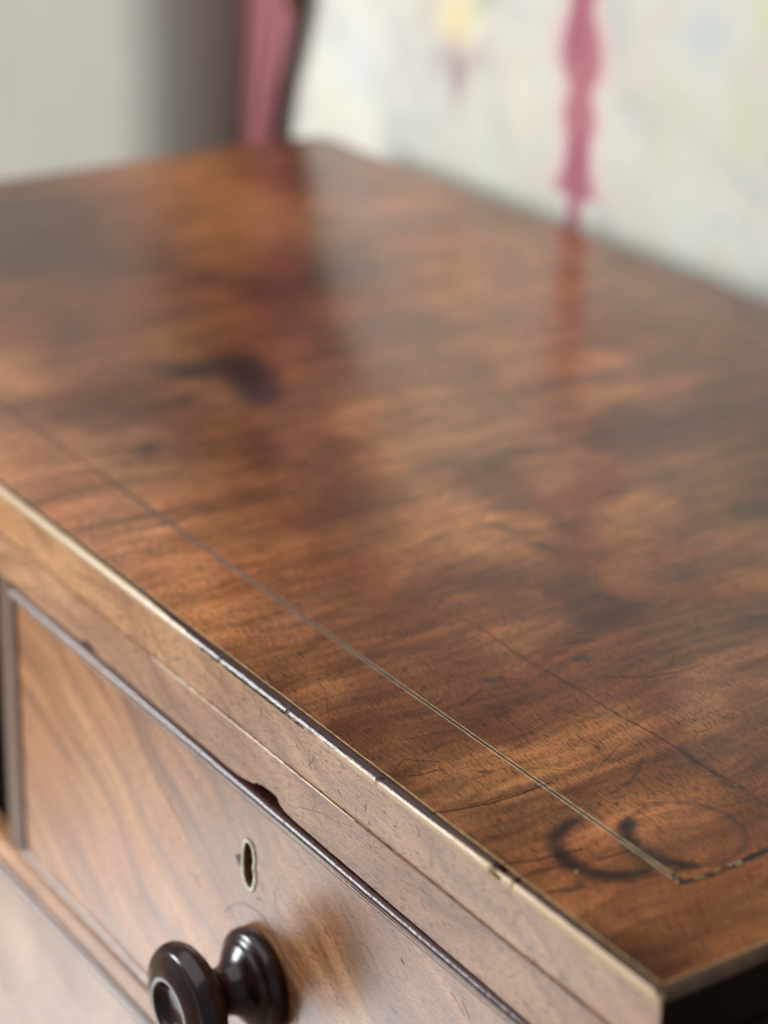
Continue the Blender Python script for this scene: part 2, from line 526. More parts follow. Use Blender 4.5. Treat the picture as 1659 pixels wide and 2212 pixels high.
S = []
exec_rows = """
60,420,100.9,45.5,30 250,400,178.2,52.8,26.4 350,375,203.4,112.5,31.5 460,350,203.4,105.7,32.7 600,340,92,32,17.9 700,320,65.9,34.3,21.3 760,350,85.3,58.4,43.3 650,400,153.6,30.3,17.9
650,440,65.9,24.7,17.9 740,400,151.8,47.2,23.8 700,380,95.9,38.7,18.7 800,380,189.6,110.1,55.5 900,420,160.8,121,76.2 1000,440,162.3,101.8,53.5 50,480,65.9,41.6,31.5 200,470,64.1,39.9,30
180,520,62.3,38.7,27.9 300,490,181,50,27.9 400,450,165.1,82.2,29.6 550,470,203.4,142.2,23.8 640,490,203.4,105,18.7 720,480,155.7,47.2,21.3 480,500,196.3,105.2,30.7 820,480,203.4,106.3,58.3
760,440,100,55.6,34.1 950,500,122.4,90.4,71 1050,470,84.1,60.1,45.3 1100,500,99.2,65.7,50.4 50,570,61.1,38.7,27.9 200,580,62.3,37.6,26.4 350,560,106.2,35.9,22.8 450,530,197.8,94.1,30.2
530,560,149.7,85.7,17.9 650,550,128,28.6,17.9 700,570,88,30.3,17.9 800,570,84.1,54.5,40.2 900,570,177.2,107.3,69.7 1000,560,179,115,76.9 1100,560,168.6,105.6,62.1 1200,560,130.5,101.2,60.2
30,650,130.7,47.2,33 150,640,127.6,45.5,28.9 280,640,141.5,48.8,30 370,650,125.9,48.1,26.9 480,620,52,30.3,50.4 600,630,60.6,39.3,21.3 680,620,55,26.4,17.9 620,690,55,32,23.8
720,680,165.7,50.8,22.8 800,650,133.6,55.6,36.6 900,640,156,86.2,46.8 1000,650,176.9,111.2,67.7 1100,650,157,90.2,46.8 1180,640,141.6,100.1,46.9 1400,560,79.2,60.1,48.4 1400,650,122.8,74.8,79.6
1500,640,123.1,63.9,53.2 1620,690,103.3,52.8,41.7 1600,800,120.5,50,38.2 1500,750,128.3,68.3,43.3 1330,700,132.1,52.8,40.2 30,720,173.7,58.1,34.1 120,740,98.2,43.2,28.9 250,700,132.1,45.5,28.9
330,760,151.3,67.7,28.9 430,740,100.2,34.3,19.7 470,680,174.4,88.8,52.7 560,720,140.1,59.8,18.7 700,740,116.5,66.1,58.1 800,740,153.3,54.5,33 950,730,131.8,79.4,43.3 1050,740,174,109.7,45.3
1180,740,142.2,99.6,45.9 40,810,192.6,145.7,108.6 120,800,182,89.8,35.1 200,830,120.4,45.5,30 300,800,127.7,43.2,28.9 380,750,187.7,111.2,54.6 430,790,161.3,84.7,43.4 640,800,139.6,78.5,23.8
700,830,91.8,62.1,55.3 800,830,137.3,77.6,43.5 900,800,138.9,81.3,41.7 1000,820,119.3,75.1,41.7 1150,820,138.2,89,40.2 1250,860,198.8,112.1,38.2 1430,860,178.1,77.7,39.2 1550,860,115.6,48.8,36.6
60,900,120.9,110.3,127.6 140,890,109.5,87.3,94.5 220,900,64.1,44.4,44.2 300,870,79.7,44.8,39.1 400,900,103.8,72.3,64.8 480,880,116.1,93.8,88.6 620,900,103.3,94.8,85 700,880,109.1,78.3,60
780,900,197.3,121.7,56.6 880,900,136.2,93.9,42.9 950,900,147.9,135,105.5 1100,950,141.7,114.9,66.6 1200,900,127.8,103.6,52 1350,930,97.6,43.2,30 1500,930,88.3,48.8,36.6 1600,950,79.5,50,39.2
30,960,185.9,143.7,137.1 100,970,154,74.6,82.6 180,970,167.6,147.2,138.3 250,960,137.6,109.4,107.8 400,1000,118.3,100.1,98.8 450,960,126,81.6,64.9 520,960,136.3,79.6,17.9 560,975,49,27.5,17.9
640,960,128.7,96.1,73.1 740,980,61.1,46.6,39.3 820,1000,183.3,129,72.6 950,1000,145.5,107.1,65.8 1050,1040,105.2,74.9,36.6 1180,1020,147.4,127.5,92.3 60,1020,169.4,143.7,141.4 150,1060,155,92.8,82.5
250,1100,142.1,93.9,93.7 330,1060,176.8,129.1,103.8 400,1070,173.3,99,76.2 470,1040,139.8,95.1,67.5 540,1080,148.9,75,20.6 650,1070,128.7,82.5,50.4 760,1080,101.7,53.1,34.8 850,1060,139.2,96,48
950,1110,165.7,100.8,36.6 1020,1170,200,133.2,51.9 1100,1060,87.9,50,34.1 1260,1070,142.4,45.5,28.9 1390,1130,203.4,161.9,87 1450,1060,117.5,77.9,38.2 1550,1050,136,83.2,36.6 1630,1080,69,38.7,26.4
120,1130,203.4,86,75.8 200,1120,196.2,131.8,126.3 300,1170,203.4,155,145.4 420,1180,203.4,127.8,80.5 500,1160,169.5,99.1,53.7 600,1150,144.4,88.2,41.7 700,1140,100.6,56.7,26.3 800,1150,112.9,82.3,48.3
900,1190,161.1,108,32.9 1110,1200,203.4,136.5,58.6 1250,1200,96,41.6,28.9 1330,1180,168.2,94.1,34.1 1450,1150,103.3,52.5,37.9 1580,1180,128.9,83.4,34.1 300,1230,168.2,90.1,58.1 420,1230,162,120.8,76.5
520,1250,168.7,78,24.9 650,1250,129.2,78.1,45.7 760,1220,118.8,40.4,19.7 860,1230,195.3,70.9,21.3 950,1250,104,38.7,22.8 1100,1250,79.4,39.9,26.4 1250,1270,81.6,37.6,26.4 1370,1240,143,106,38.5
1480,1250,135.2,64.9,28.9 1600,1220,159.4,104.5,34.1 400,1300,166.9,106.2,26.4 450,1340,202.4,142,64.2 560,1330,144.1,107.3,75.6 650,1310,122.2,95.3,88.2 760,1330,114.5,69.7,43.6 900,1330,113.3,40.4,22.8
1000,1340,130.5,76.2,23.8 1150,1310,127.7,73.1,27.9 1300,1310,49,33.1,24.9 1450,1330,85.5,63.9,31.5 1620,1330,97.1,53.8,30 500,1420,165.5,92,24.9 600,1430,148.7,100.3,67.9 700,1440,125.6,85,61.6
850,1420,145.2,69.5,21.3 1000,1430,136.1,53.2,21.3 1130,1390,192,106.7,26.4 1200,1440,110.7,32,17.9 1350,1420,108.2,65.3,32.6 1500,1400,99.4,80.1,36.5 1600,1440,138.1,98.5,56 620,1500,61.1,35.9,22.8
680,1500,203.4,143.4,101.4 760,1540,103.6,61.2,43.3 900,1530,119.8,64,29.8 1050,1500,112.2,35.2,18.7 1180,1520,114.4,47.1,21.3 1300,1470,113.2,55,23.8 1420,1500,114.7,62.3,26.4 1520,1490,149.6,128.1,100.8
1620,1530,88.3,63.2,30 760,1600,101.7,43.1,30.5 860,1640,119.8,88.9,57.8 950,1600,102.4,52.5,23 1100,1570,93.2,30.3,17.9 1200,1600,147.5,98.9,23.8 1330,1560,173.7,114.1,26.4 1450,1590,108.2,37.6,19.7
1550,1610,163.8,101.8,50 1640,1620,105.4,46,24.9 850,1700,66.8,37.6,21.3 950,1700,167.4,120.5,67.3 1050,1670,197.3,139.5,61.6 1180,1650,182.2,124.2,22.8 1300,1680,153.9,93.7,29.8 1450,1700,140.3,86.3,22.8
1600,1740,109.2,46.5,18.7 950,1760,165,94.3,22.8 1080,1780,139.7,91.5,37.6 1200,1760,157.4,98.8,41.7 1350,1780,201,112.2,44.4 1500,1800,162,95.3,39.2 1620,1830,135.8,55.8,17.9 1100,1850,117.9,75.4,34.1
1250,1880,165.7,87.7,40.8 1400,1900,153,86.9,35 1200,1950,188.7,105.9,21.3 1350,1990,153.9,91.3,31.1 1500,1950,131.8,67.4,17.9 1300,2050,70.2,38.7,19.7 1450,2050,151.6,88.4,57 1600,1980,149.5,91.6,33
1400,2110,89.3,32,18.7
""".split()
S = np.array([[float(v) for v in q.split(',')] for q in exec_rows])  # each row: image pixel x, y and a tuned colour


def image_px(x, y, z=0.0):
    """points of the top -> their image pixel coordinates through the camera"""
    d = np.stack([x, y, np.zeros_like(x) + z], -1) @ RM.T + TV
    return PP[0] + FPX * d[..., 0] / d[..., 2], PP[1] + FPX * d[..., 1] / d[..., 2]


U, V = image_px(X, Y)  # image pixel position of every vertex, used to place colours and stains
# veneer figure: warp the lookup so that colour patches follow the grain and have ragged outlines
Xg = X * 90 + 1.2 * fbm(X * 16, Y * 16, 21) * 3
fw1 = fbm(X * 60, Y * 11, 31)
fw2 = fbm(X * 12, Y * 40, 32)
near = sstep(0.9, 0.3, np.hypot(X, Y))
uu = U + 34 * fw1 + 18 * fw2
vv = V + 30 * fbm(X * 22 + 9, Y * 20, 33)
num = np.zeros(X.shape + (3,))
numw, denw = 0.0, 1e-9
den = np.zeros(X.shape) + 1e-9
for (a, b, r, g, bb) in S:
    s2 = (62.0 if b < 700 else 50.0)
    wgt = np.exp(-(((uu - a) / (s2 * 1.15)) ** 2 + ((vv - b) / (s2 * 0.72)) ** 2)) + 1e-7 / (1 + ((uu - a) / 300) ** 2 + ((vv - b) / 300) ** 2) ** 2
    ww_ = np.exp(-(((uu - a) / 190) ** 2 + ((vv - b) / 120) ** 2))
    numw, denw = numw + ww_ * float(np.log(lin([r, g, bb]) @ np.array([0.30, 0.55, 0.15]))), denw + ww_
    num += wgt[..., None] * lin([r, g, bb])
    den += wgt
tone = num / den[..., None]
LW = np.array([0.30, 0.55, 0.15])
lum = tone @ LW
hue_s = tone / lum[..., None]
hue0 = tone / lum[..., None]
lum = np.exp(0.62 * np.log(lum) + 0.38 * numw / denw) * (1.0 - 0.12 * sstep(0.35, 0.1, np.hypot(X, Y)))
# mahogany keeps to a narrow range of hue: dark parts redder, pale parts more golden
g_ = sstep(0.02, 0.20, lum)[..., None]
hue_m = np.array([1.98, 0.64, 0.20]) * (1 - g_) + np.array([1.84, 0.71, 0.26]) * g_
hue_ = hue0 * 0.14 + hue_m * 0.86
hue_ = hue_ / (hue_ @ LW)[..., None]
# grain figure: streaks running front to back, swirling round the crotch of the board
wx = 0.034 * fbm(X * 7, Y * 9, 71) + 0.006 * fbm(X * 30, Y * 22, 72)
wy = 0.046 * fbm(X * 9 + 4, Y * 7, 73)
Xw, Yw = X + wx, Y + wy
rib = fbm(Xw * 110, Yw * 9, 42, 3)
rib2 = fbm(Xw * 330, Yw * 18, 44, 2)
rib3 = fbm(Xw * 45, Yw * 10, 46, 3)
ridge = 1 - np.abs(fbm(Xw * 38 + 5 * fbm(X * 6, Y * 6, 74), Yw * 6, 75, 3)) * 5
ridge = np.clip(ridge, 0, 1) ** 2
curl = fbm(X * 40 + 2 * Y + 40 * wx, Y * 55, 45, 4)
mott = fbm(X * 90, Y * 130, 48, 3)
far = 1 - near
Xs = X + 0.010 * fbm(X * 9, Y * 13, 81) + 0.0035 * fbm(X * 40, Y * 24, 82) + 0.05 * (Y - 0.05) ** 2
band = fbm(Xs * 75, Y * 3 + 2, 83, 2)
band2 = fbm(Xs * 190, Y * 5 + 4, 84, 2)
band = np.clip(band * 2.6, -0.5, 0.5) * sstep(-0.25, 0.1, fbm(X * 10, Y * 6, 85) + 0.1)
band2 = np.clip(band2 * 2.2, -0.5, 0.5) * sstep(-0.1, 0.2, fbm(X * 18, Y * 10, 86))
k = 1 + near * (0.34 * band + 0.30 * band2) + 0.30 * rib + 0.22 * rib2 + (0.26 - 0.10 * far) * rib3 + (0.15 + 0.16 * far) * curl + 0.22 * mott - 0.26 * ridge * (0.5 + 0.5 * sstep(-0.2, 0.3, curl))
lum2 = lum * np.clip(k, 0.42, 1.9)
tone = lum2[..., None] * hue_
hue = fbm(X * 25, Y * 9, 47)
tone[..., 0] *= 1 + 0.05 * hue
tone[..., 2] *= 1 - 0.08 * hue


def darken(mask, amt, tint=(0.022, 0.014, 0.011)):
    m_ = (np.clip(mask, 0, 1) * amt)[..., None]
    tone[...] = tone * (1 - m_) + np.array(tint) * m_


def blob(px, py, rx, ry, amt, ang=0.0, tint=(0.022, 0.014, 0.011), rag=0.35, pw=2):
    c_, s_ = math.cos(math.radians(ang)), math.sin(math.radians(ang))
    dx, dy = U - px, V - py
    u, v = (dx * c_ + dy * s_) / rx, (-dx * s_ + dy * c_) / ry
    r = np.sqrt(u * u + v * v) * (1 + rag * fbm(X * 150, Y * 150, int(px) % 97))
    darken(np.exp(-r ** pw), amt, tint)


# burns and old stains far back on the top
blob(555, 838, 66, 44, 0.98, 25, (0.014, 0.015, 0.016), 0.25, 4)
blob(515, 798, 78, 32, 0.97, 6, (0.010, 0.008, 0.007), 0.25, 3)
blob(410, 803, 80, 20, 0.88, 4, (0.020, 0.015, 0.013), 0.25, 3)
blob(318, 972, 30, 13, 0.85, -5)
blob(395, 868, 22, 16, 0.45)
blob(560, 972, 40, 14, 0.5)
blob(650, 1010, 26, 12, 0.45)
blob(545, 1068, 30, 14, 0.5)
blob(1095, 1148, 52, 7, 0.75, 13)
blob(1170, 1187, 42, 9, 0.8, 14)
blob(1330, 1305, 60, 9, 0.55, 22)
blob(1640, 1343, 40, 5, 0.9, -2)
blob(1508, 1366, 9, 5, 0.8)
blob(1440, 800, 60, 30, 0.20)
blob(1575, 810, 40, 25, 0.30)
blob(430, 1240 - 12, 9, 6, 0.6)
# spots and ink specks
for q in [(1246, 1427, 16, 7, .92), (1078, 1467, 12, 6, .7), (1056, 1471, 10, 6, .7), (1100, 1537, 6, 4, .6),
          (1087, 1540, 7, 8, .75), (1205, 1535, 6, 6, .7), (1220, 1556, 8, 3, .6), (1200, 1540, 8, 3, .5),
          (905, 1657, 5, 4, .85), (1049, 1668, 17, 4, .8), (1291, 1616, 6, 4, .85), (1228, 1612, 4, 2.5, .7), (1242, 1612, 4, 2.5, .7),
          (1078, 1772, 8, 6, .65), (1018, 1813, 8, 5, .55), (1332, 1736, 7, 4, .8), (1388, 1735, 4, 3, .6),
          (1358, 1529, 4, 5, .6), (1173, 1508, 9, 4, .5), (958, 1664, 4, 3, .5), (760, 1480, 5, 4, .5),
          (1376, 1535, 5, 3, .5), (1130, 1480, 8, 5, .4), (940, 1760, 4, 3, .5), (820, 1560, 4, 3, .5), (1500, 1560, 4, 3, .5)]:
    blob(q[0], q[1], q[2], q[3], q[4], 6, rag=1.0, pw=3)


def arc(cx, cy, r, a0, a1, w0, w1, amt, tint=(0.024, 0.014, 0.010), soft=1.0):
    """part of a glass ring in the plane of the top (metres, degrees)"""
    dx, dy = X - cx, Y - cy
    a = np.degrees(np.arctan2(dy, dx))
    a = (a - a0) % 360.0
    span = (a1 - a0) % 360.0 if (a1 - a0) < 360 else 360.0
    tt = np.clip(a / span, 0, 1)
    wd = w0 + (w1 - w0) * np.sin(tt * math.pi) ** 0.8
    inside = np.where(a <= span, 1.0, 0.0)
    if span < 355:
        inside = inside * sstep(0, 0.10, tt) * sstep(1, 0.90, tt)
    rr = np.abs(np.hypot(dx, dy) - r + 0.0006 * fbm(X * 200, Y * 200, 77))
    darken(np.exp(-(rr / wd) ** (2.4 * soft)) * inside * (1 + 0.25 * fbm(X * 160, Y * 160, 78)), amt, tint)


def ring3(pa, pb, pc):
    """circle through three points of the photograph"""
    A_, B_, C_ = [at(*q)[:2] for q in (pa, pb, pc)]
    d_ = 2 * (A_[0] * (B_[1] - C_[1]) + B_[0] * (C_[1] - A_[1]) + C_[0] * (A_[1] - B_[1]))
    ux = ((A_ @ A_) * (B_[1] - C_[1]) + (B_ @ B_) * (C_[1] - A_[1]) + (C_ @ C_) * (A_[1] - B_[1])) / d_
    uy = ((A_ @ A_) * (C_[0] - B_[0]) + (B_ @ B_) * (A_[0] - C_[0]) + (C_ @ C_) * (B_[0] - A_[0])) / d_
    c0 = np.array([ux, uy])
    return c0, float(np.hypot(*(A_ - c0)))


def angp(c0, q):
    d_ = at(*q)[:2] - c0
    return math.degrees(math.atan2(d_[1], d_[0]))


c1, r1 = ring3((1215, 1790), (1265, 1880), (1400, 1880))
print('ring1', c1, r1)
arc(c1[0], c1[1], r1, angp(c1, (1270, 1752)), angp(c1, (1440, 1872)), 0.0018, 0.0044, 0.96)
c2, r2 = ring3((1356, 1775), (1430, 1860), (1608, 1800))
print('ring2', c2, r2)
arc(c2[0], c2[1], r2, 0, 360, 0.0013, 0.0013, 0.52)
arc(c2[0], c2[1], r2, angp(c2, (1352, 1765)), angp(c2, (1520, 1866)), 0.0018, 0.0052, 0.93)
blob(1361, 1778, 19, 15, 0.85, 10, rag=0.6, pw=4)
# thin arc stain and ragged scar further right
for (pts, wd, amt) in [([(1388, 1640), (1378, 1668), (1358, 1692), (1318, 1716)], 3.0, 0.65),
                       ([(1470, 1618), (1500, 1645), (1540, 1670), (1580, 1702), (1600, 1704)], 7.0, 0.6),
                       ([(1600, 1704), (1640, 1735), (1659, 1745)], 4.0, 0.5),
                       ([(1520, 1755), (1580, 1740), (1659, 1722)], 2.5, 0.45),
                       ([(1165, 1936), (1190, 1926), (1230, 1922), (1262, 1914)], 4.0, 0.85),
                       ([(1480, 1906), (1540, 1892), (1600, 1865), (1665, 1838)], 5.0, 0.75),
                       ([(1592, 1866), (1620, 1854), (1665, 1836)], 7.0, 0.9),
                       ([(1300, 1905), (1360, 1906), (1440, 1884), (1478, 1880)], 3.5, 0.5)]:
    for (a, b), (c_, d_) in zip(pts[:-1], pts[1:]):
        ex, ey = c_ - a, d_ - b
        ln2 = ex * ex + ey * ey
        tt = np.clip(((U - a) * ex + (V - b) * ey) / ln2, 0, 1)
        dd = np.hypot(U - a - tt * ex, V - b - tt * ey) * (1 + 0.8 * fbm(X * 300, Y * 300, 5))
        darken(np.exp(-(dd / wd) ** 3), amt)
# joint cracks of the crossbanding run from the edge to the inlay
wear = 0.145 - 0.05 * sstep(0.3, 0.6, np.hypot(X, Y))
wear = wear + 0.16 * np.exp(-(((U - 120) / 260) ** 2 + ((V - 960) / 130) ** 2))
wear = wear + 0.06 * sstep(0, 0.35, fbm(X * 14, Y * 14, 55)) + 0.05 * sstep(0, 0.4, fbm(X * 80, Y * 80, 56))
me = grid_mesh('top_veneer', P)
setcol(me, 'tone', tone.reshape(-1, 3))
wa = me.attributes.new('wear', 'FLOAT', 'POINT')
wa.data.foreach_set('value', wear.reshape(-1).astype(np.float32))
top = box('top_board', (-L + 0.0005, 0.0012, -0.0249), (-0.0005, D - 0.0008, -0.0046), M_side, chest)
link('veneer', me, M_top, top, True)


def ribbon(name, pts, wd, mat, parent, lift=0.0002, jit=0.0, taper=False, n=None, seed=1, axis='top'):
    """thin line let into a surface: pts in metres on the top (x, y) or the front (x, z)"""
    rg = np.random.default_rng(abs(int(seed)))
    pts = np.array(pts, float)
    seg = np.hypot(*np.diff(pts, axis=0).T)
    s_ = np.concatenate([[0], np.cumsum(seg)])
    n = n or max(4, int(s_[-1] / 0.002))
    q = np.linspace(0, s_[-1], n)
    cx, cy = np.interp(q, s_, pts[:, 0]), np.interp(q, s_, pts[:, 1])
    tx, ty = np.gradient(cx), np.gradient(cy)
    ln = np.hypot(tx, ty)
    nx, ny = -ty / ln, tx / ln
    off = rg.normal(0, 1, n) * jit
    wv = wd * 0.5 * (1 + rg.normal(0, 0.22 if jit else 0.06, n))
    if taper:
        wv = wv * np.sin(np.linspace(0.12, math.pi - 0.12, n)) ** 0.6
    rows = []
    for sgn in (-1, -0.55, 0.55, 1):
        a, b = cx + nx * (off + sgn * wv), cy + ny * (off + sgn * wv)
        h = lift if abs(sgn) < 1 else -0.0003
        if axis == 'top':
            rows.append(np.stack([a, b, bow(a, b) * sstep(BR, BR + 0.02, b) + h], -1))
        else:
            rows.append(np.stack([a, np.full(n, float(axis)) - h, b], -1))
    return link(name, grid_mesh(name, np.stack(rows, 0), flip=True), mat, parent)


IN = 0.0487
XI = -0.0452
for nm, o_, wd, mt in (('inlay_line', -0.00085, 0.0006, M_inlay), ('inlay_line', 0.00095, 0.0006, M_inlay), ('inlay_gap', 0.00005, 0.0009, M_black)):
    ribbon(nm, [(-L - XI, IN + o_), (XI + o_, IN + o_)], wd, mt, top, lift=0.00022 if mt is M_inlay else 0.0001, jit=0.00005, seed=int(wd * 1e6) + int(o_ * 1e6))
ribbon('inlay_line', [(XI, IN + 0.02), (XI, 0.075)], 0.0006, M_pale, top, jit=0.0001, seed=8)
ribbon('inlay_line', [(XI, 0.10), (XI, D - IN)], 0.0012, M_string, top, jit=0.0001, seed=9)
ribbon('inlay_line', [(XI, D - IN), (-L - XI, D - IN)], 0.0016, M_string, top, jit=0.0001, seed=10)
ribbon('inlay_line', [(-L - XI, D - IN), (-L - XI, IN)], 0.0016, M_string, top, jit=0.0001, seed=11)
ribbon('inlay_gap', [(XI, IN - 0.002), (XI, 0.16)], 0.0012, M_black, top, lift=0.00012, jit=0.0002, seed=12)
ribbon('inlay_gap', [(XI - 0.006, IN + 0.0002), (XI + 0.001, IN + 0.001)], 0.0022, M_black, top, lift=0.0003, jit=0.0003, seed=13)
for a, b in (((1182 + 60, 1888), (1250, 1882)), ((1498, 1899), (1520, 1894)), ((1540, 1886), (1556, 1880)), ((1588, 1872), (1604, 1866))):
    ribbon('glue_chip', [at(*a)[:2], at(*b)[:2]], 0.0009, M_string, top, lift=0.00035, jit=0.0003, n=6, seed=int(a[0]))


def pxl(*q):
    return [at(a, b)[:2] for a, b in q]


# joints and the long shrinkage crack
ribbon('crack', pxl((1070, 1871), (1150, 1858), (1212, 1845), (1258, 1832)), 0.0009, M_scr, top, jit=0.00012, seed=20)
ribbon('crack', pxl((1290, 1858), (1330, 1846), (1372, 1832)), 0.0006, M_scr, top, jit=0.0001, seed=21)
ribbon('crack', pxl((1105, 1902), (1170, 1880), (1240, 1866)), 0.0007, M_scr, top, jit=0.00012, seed=22)
ribbon('crack', pxl((930, 1757), (1010, 1745), (1070, 1732), (1130, 1713), (1190, 1690)), 0.0007, M_scr, top, jit=0.00012, seed=23)
ribbon('crack', pxl((960, 1328), (1020, 1347), (1070, 1382), (1095, 1400), (1140, 1430), (1200, 1463), (1250, 1492), (1302, 1527), (1360, 1560),
                    (1420, 1592), (1480, 1630), (1540, 1668), (1600, 1702)), 0.0008, M_scr, top, jit=0.00022, taper=True, seed=24)
# scratches
rg = np.random.default_rng(11)
SCR = [((950, 1645), (870, 1640), (845, 1672), (840, 1690)), ((975, 1508), (930, 1525), (890, 1536), (845, 1548)),
       ((990, 1530), (1020, 1505), (1050, 1485)), ((760, 1505), (762, 1540), (760, 1565)), ((1000, 1570), (1003, 1590), (1008, 1612)),
       ((935, 1505), (925, 1520)), ((920, 1540), (950, 1515), (962, 1505)), ((735, 1535), (738, 1550)), ((885, 1525), (905, 1550)),
       ((1300, 1465), (1390, 1468), (1470, 1455), (1520, 1440)), ((1440, 1450), (1460, 1418)), ((1350, 1600), (1300, 1650), (1275, 1690)),
       ((820, 1850 - 170), (900, 1675), (960, 1660)), ((1165, 1700), (1010, 1740)), ((1420, 1540), (1460, 1560), (1468, 1574)),
       ((1010, 1560), (1040, 1568), (1060, 1570)), ((700, 1480), (705, 1520), (712, 1560)), ((1180, 1470), (1260, 1490), (1330, 1510)),
       ((860, 1600), (960, 1580), (1010, 1572)), ((1080, 1660), (1160, 1660), (1260, 1668))]
scr = []
for q in SCR:
    scr.append((pxl(*q), 0.00035, 0.00005))
for k_ in range(46):
    x_, y_ = rg.uniform(-0.34, -0.03), rg.uniform(0.006, 0.15)
    a_ = rg.normal(0.9, 0.9)
    l_ = rg.uniform(0.003, 0.016)
    cv_ = rg.normal(0, 0.25) * l_
    scr.append(([(x_, y_), (x_ + 0.5 * l_ * math.cos(a_) - cv_ * math.sin(a_), y_ + 0.5 * l_ * math.sin(a_) + cv_ * math.cos(a_)),
                 (x_ + l_ * math.cos(a_), y_ + l_ * math.sin(a_))], 0.00022, 0.00003))


def join_ribbons(name, items, mat, parent, axis='top'):
    objs = [ribbon(name, p_, wd, mat, parent, lift=0.00010, jit=jt, taper=True, n=12, seed=k_ + 100, axis=axis) for k_, (p_, wd, jt) in enumerate(items)]
    bm = bmesh.new()
    for o in objs:
        bm.from_mesh(o.data)
        bpy.data.objects.remove(o)
    me_ = bpy.data.meshes.new(name)
    bm.to_mesh(me_)
    bm.free()
    o = link(name, me_, mat, parent)
    o['kind'] = 'stuff'
    return o


join_ribbons('scratches', scr, M_scr, top)

# ---- rounded moulding round the edge of the top, with its pale lines
def sweep_edge(name, p0, p1, out, mat, parent, r0=BR, a0=0.0, a1=90.0, n=500, seed=1, amp=0.00006, top_z=0.0, nicks=(), inset=0.0, bows=True):
    """quarter round from the top surface down the outer face between p0 and p1 (x, y); out = outward normal"""
    s_ = np.linspace(0, 1, n)
    px_, py_ = p0[0] + (p1[0] - p0[0]) * s_, p0[1] + (p1[1] - p0[1]) * s_
    ln = math.hypot(p1[0] - p0[0], p1[1] - p0[1])
    rr = r0 + amp * (fbm(s_ * ln * 60, s_ * 0 + 3, seed, 3) + 0.6 * fbm(s_ * ln * 400, s_ * 0 + 7, seed + 1, 2))
    for (c_, w_, d_) in nicks:
        rr = rr - d_ * np.exp(-((px_ - c_) / w_) ** 4)
    rows = []
    for a in np.linspace(math.radians(a0), math.radians(a1), 9):
        o_ = -r0 + rr * math.sin(a)
        h = top_z - r0 + rr * math.cos(a)
        X_, Y_ = px_ + out[0] * (o_ + inset), py_ + out[1] * (o_ + inset)
        bz = bow(X_, Y_) * sstep(BR, BR + 0.02, Y_) if bows else 0.0
        rows.append(np.stack([X_, Y_, h + bz], -1))
    me_ = grid_mesh(name, np.stack(rows, 0), flip=True)
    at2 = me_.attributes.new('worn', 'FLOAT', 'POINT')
    sh_ = 0.22 * sstep(-0.16, -0.09, px_) + 0.36 * sstep(-0.25, -0.36, px_)  # rubbed wood to the right; to the left a window highlight in the colour
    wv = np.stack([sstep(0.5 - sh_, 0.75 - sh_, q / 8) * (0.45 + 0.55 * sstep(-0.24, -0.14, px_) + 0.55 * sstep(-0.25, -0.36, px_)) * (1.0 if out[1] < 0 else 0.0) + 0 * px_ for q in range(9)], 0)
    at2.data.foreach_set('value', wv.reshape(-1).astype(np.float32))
    return link(name, me_, mat, parent, True)


NK = [(-0.0862, 0.0028, 0.0018), (-0.221, 0.0005, 0.0003), (-0.1585, 0.0005, 0.0005),
      (-0.0765, 0.0008, 0.0005), (-0.273, 0.0004, 0.0003)]
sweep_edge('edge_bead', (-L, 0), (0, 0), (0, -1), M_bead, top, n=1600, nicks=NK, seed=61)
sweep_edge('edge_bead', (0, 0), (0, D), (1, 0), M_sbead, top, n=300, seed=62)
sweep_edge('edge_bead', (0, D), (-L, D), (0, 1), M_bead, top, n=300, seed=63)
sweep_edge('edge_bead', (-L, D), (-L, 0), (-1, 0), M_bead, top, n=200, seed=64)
ribbon('edge_line', [(-L + 0.005, BR + 0.0008), (-0.005, BR + 0.0008)], 0.0007, M_string, top, jit=0.00006, seed=30, lift=0.00015)
ribbon('edge_line', [(-BR - 0.0008, 0.005), (-BR - 0.0008, D - 0.005)], 0.0007, M_string, top, jit=0.00006, seed=31, lift=0.00015)

# ---- front edge veneer of the top, then the rail below with its chipped arris
def face_strip(name, top_pts, bot_pts, y, thick, mat, parent):
    """board seen from the front: outline in (x, z)"""
    bm = bmesh.new()
    out = list(top_pts) + list(bot_pts)[::-1]
    v0 = [bm.verts.new((a, y, b)) for a, b in out]
    f = bm.faces.new(v0)
    r = bmesh.ops.extrude_face_region(bm, geom=[f])
    for v in [g for g in r['geom'] if isinstance(g, bmesh.types.BMVert)]:
        v.co.y += thick
    bmesh.ops.recalc_face_normals(bm, faces=bm.faces[:])
    bmesh.ops.triangulate(bm, faces=[g for g in bm.faces if len(g.verts) > 4])
    me_ = bpy.data.meshes.new(name)
    bm.to_mesh(me_)
    bm.free()
    return link(name, me_, mat, parent)


xq = np.linspace(-L, 0, 400)
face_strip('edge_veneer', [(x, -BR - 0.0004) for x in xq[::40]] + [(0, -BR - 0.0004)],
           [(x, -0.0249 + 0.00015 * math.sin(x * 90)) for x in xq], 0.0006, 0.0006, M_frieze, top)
ribbon('edge_line', [(-L, -BR - 0.0006), (-0.001, -BR - 0.0006)], 0.0006, M_string, top, jit=0.00004, seed=33, axis=0.0005)

xr = np.sort(np.concatenate([np.linspace(-L, 0, 300), np.linspace(-0.25, -0.19, 120)]))


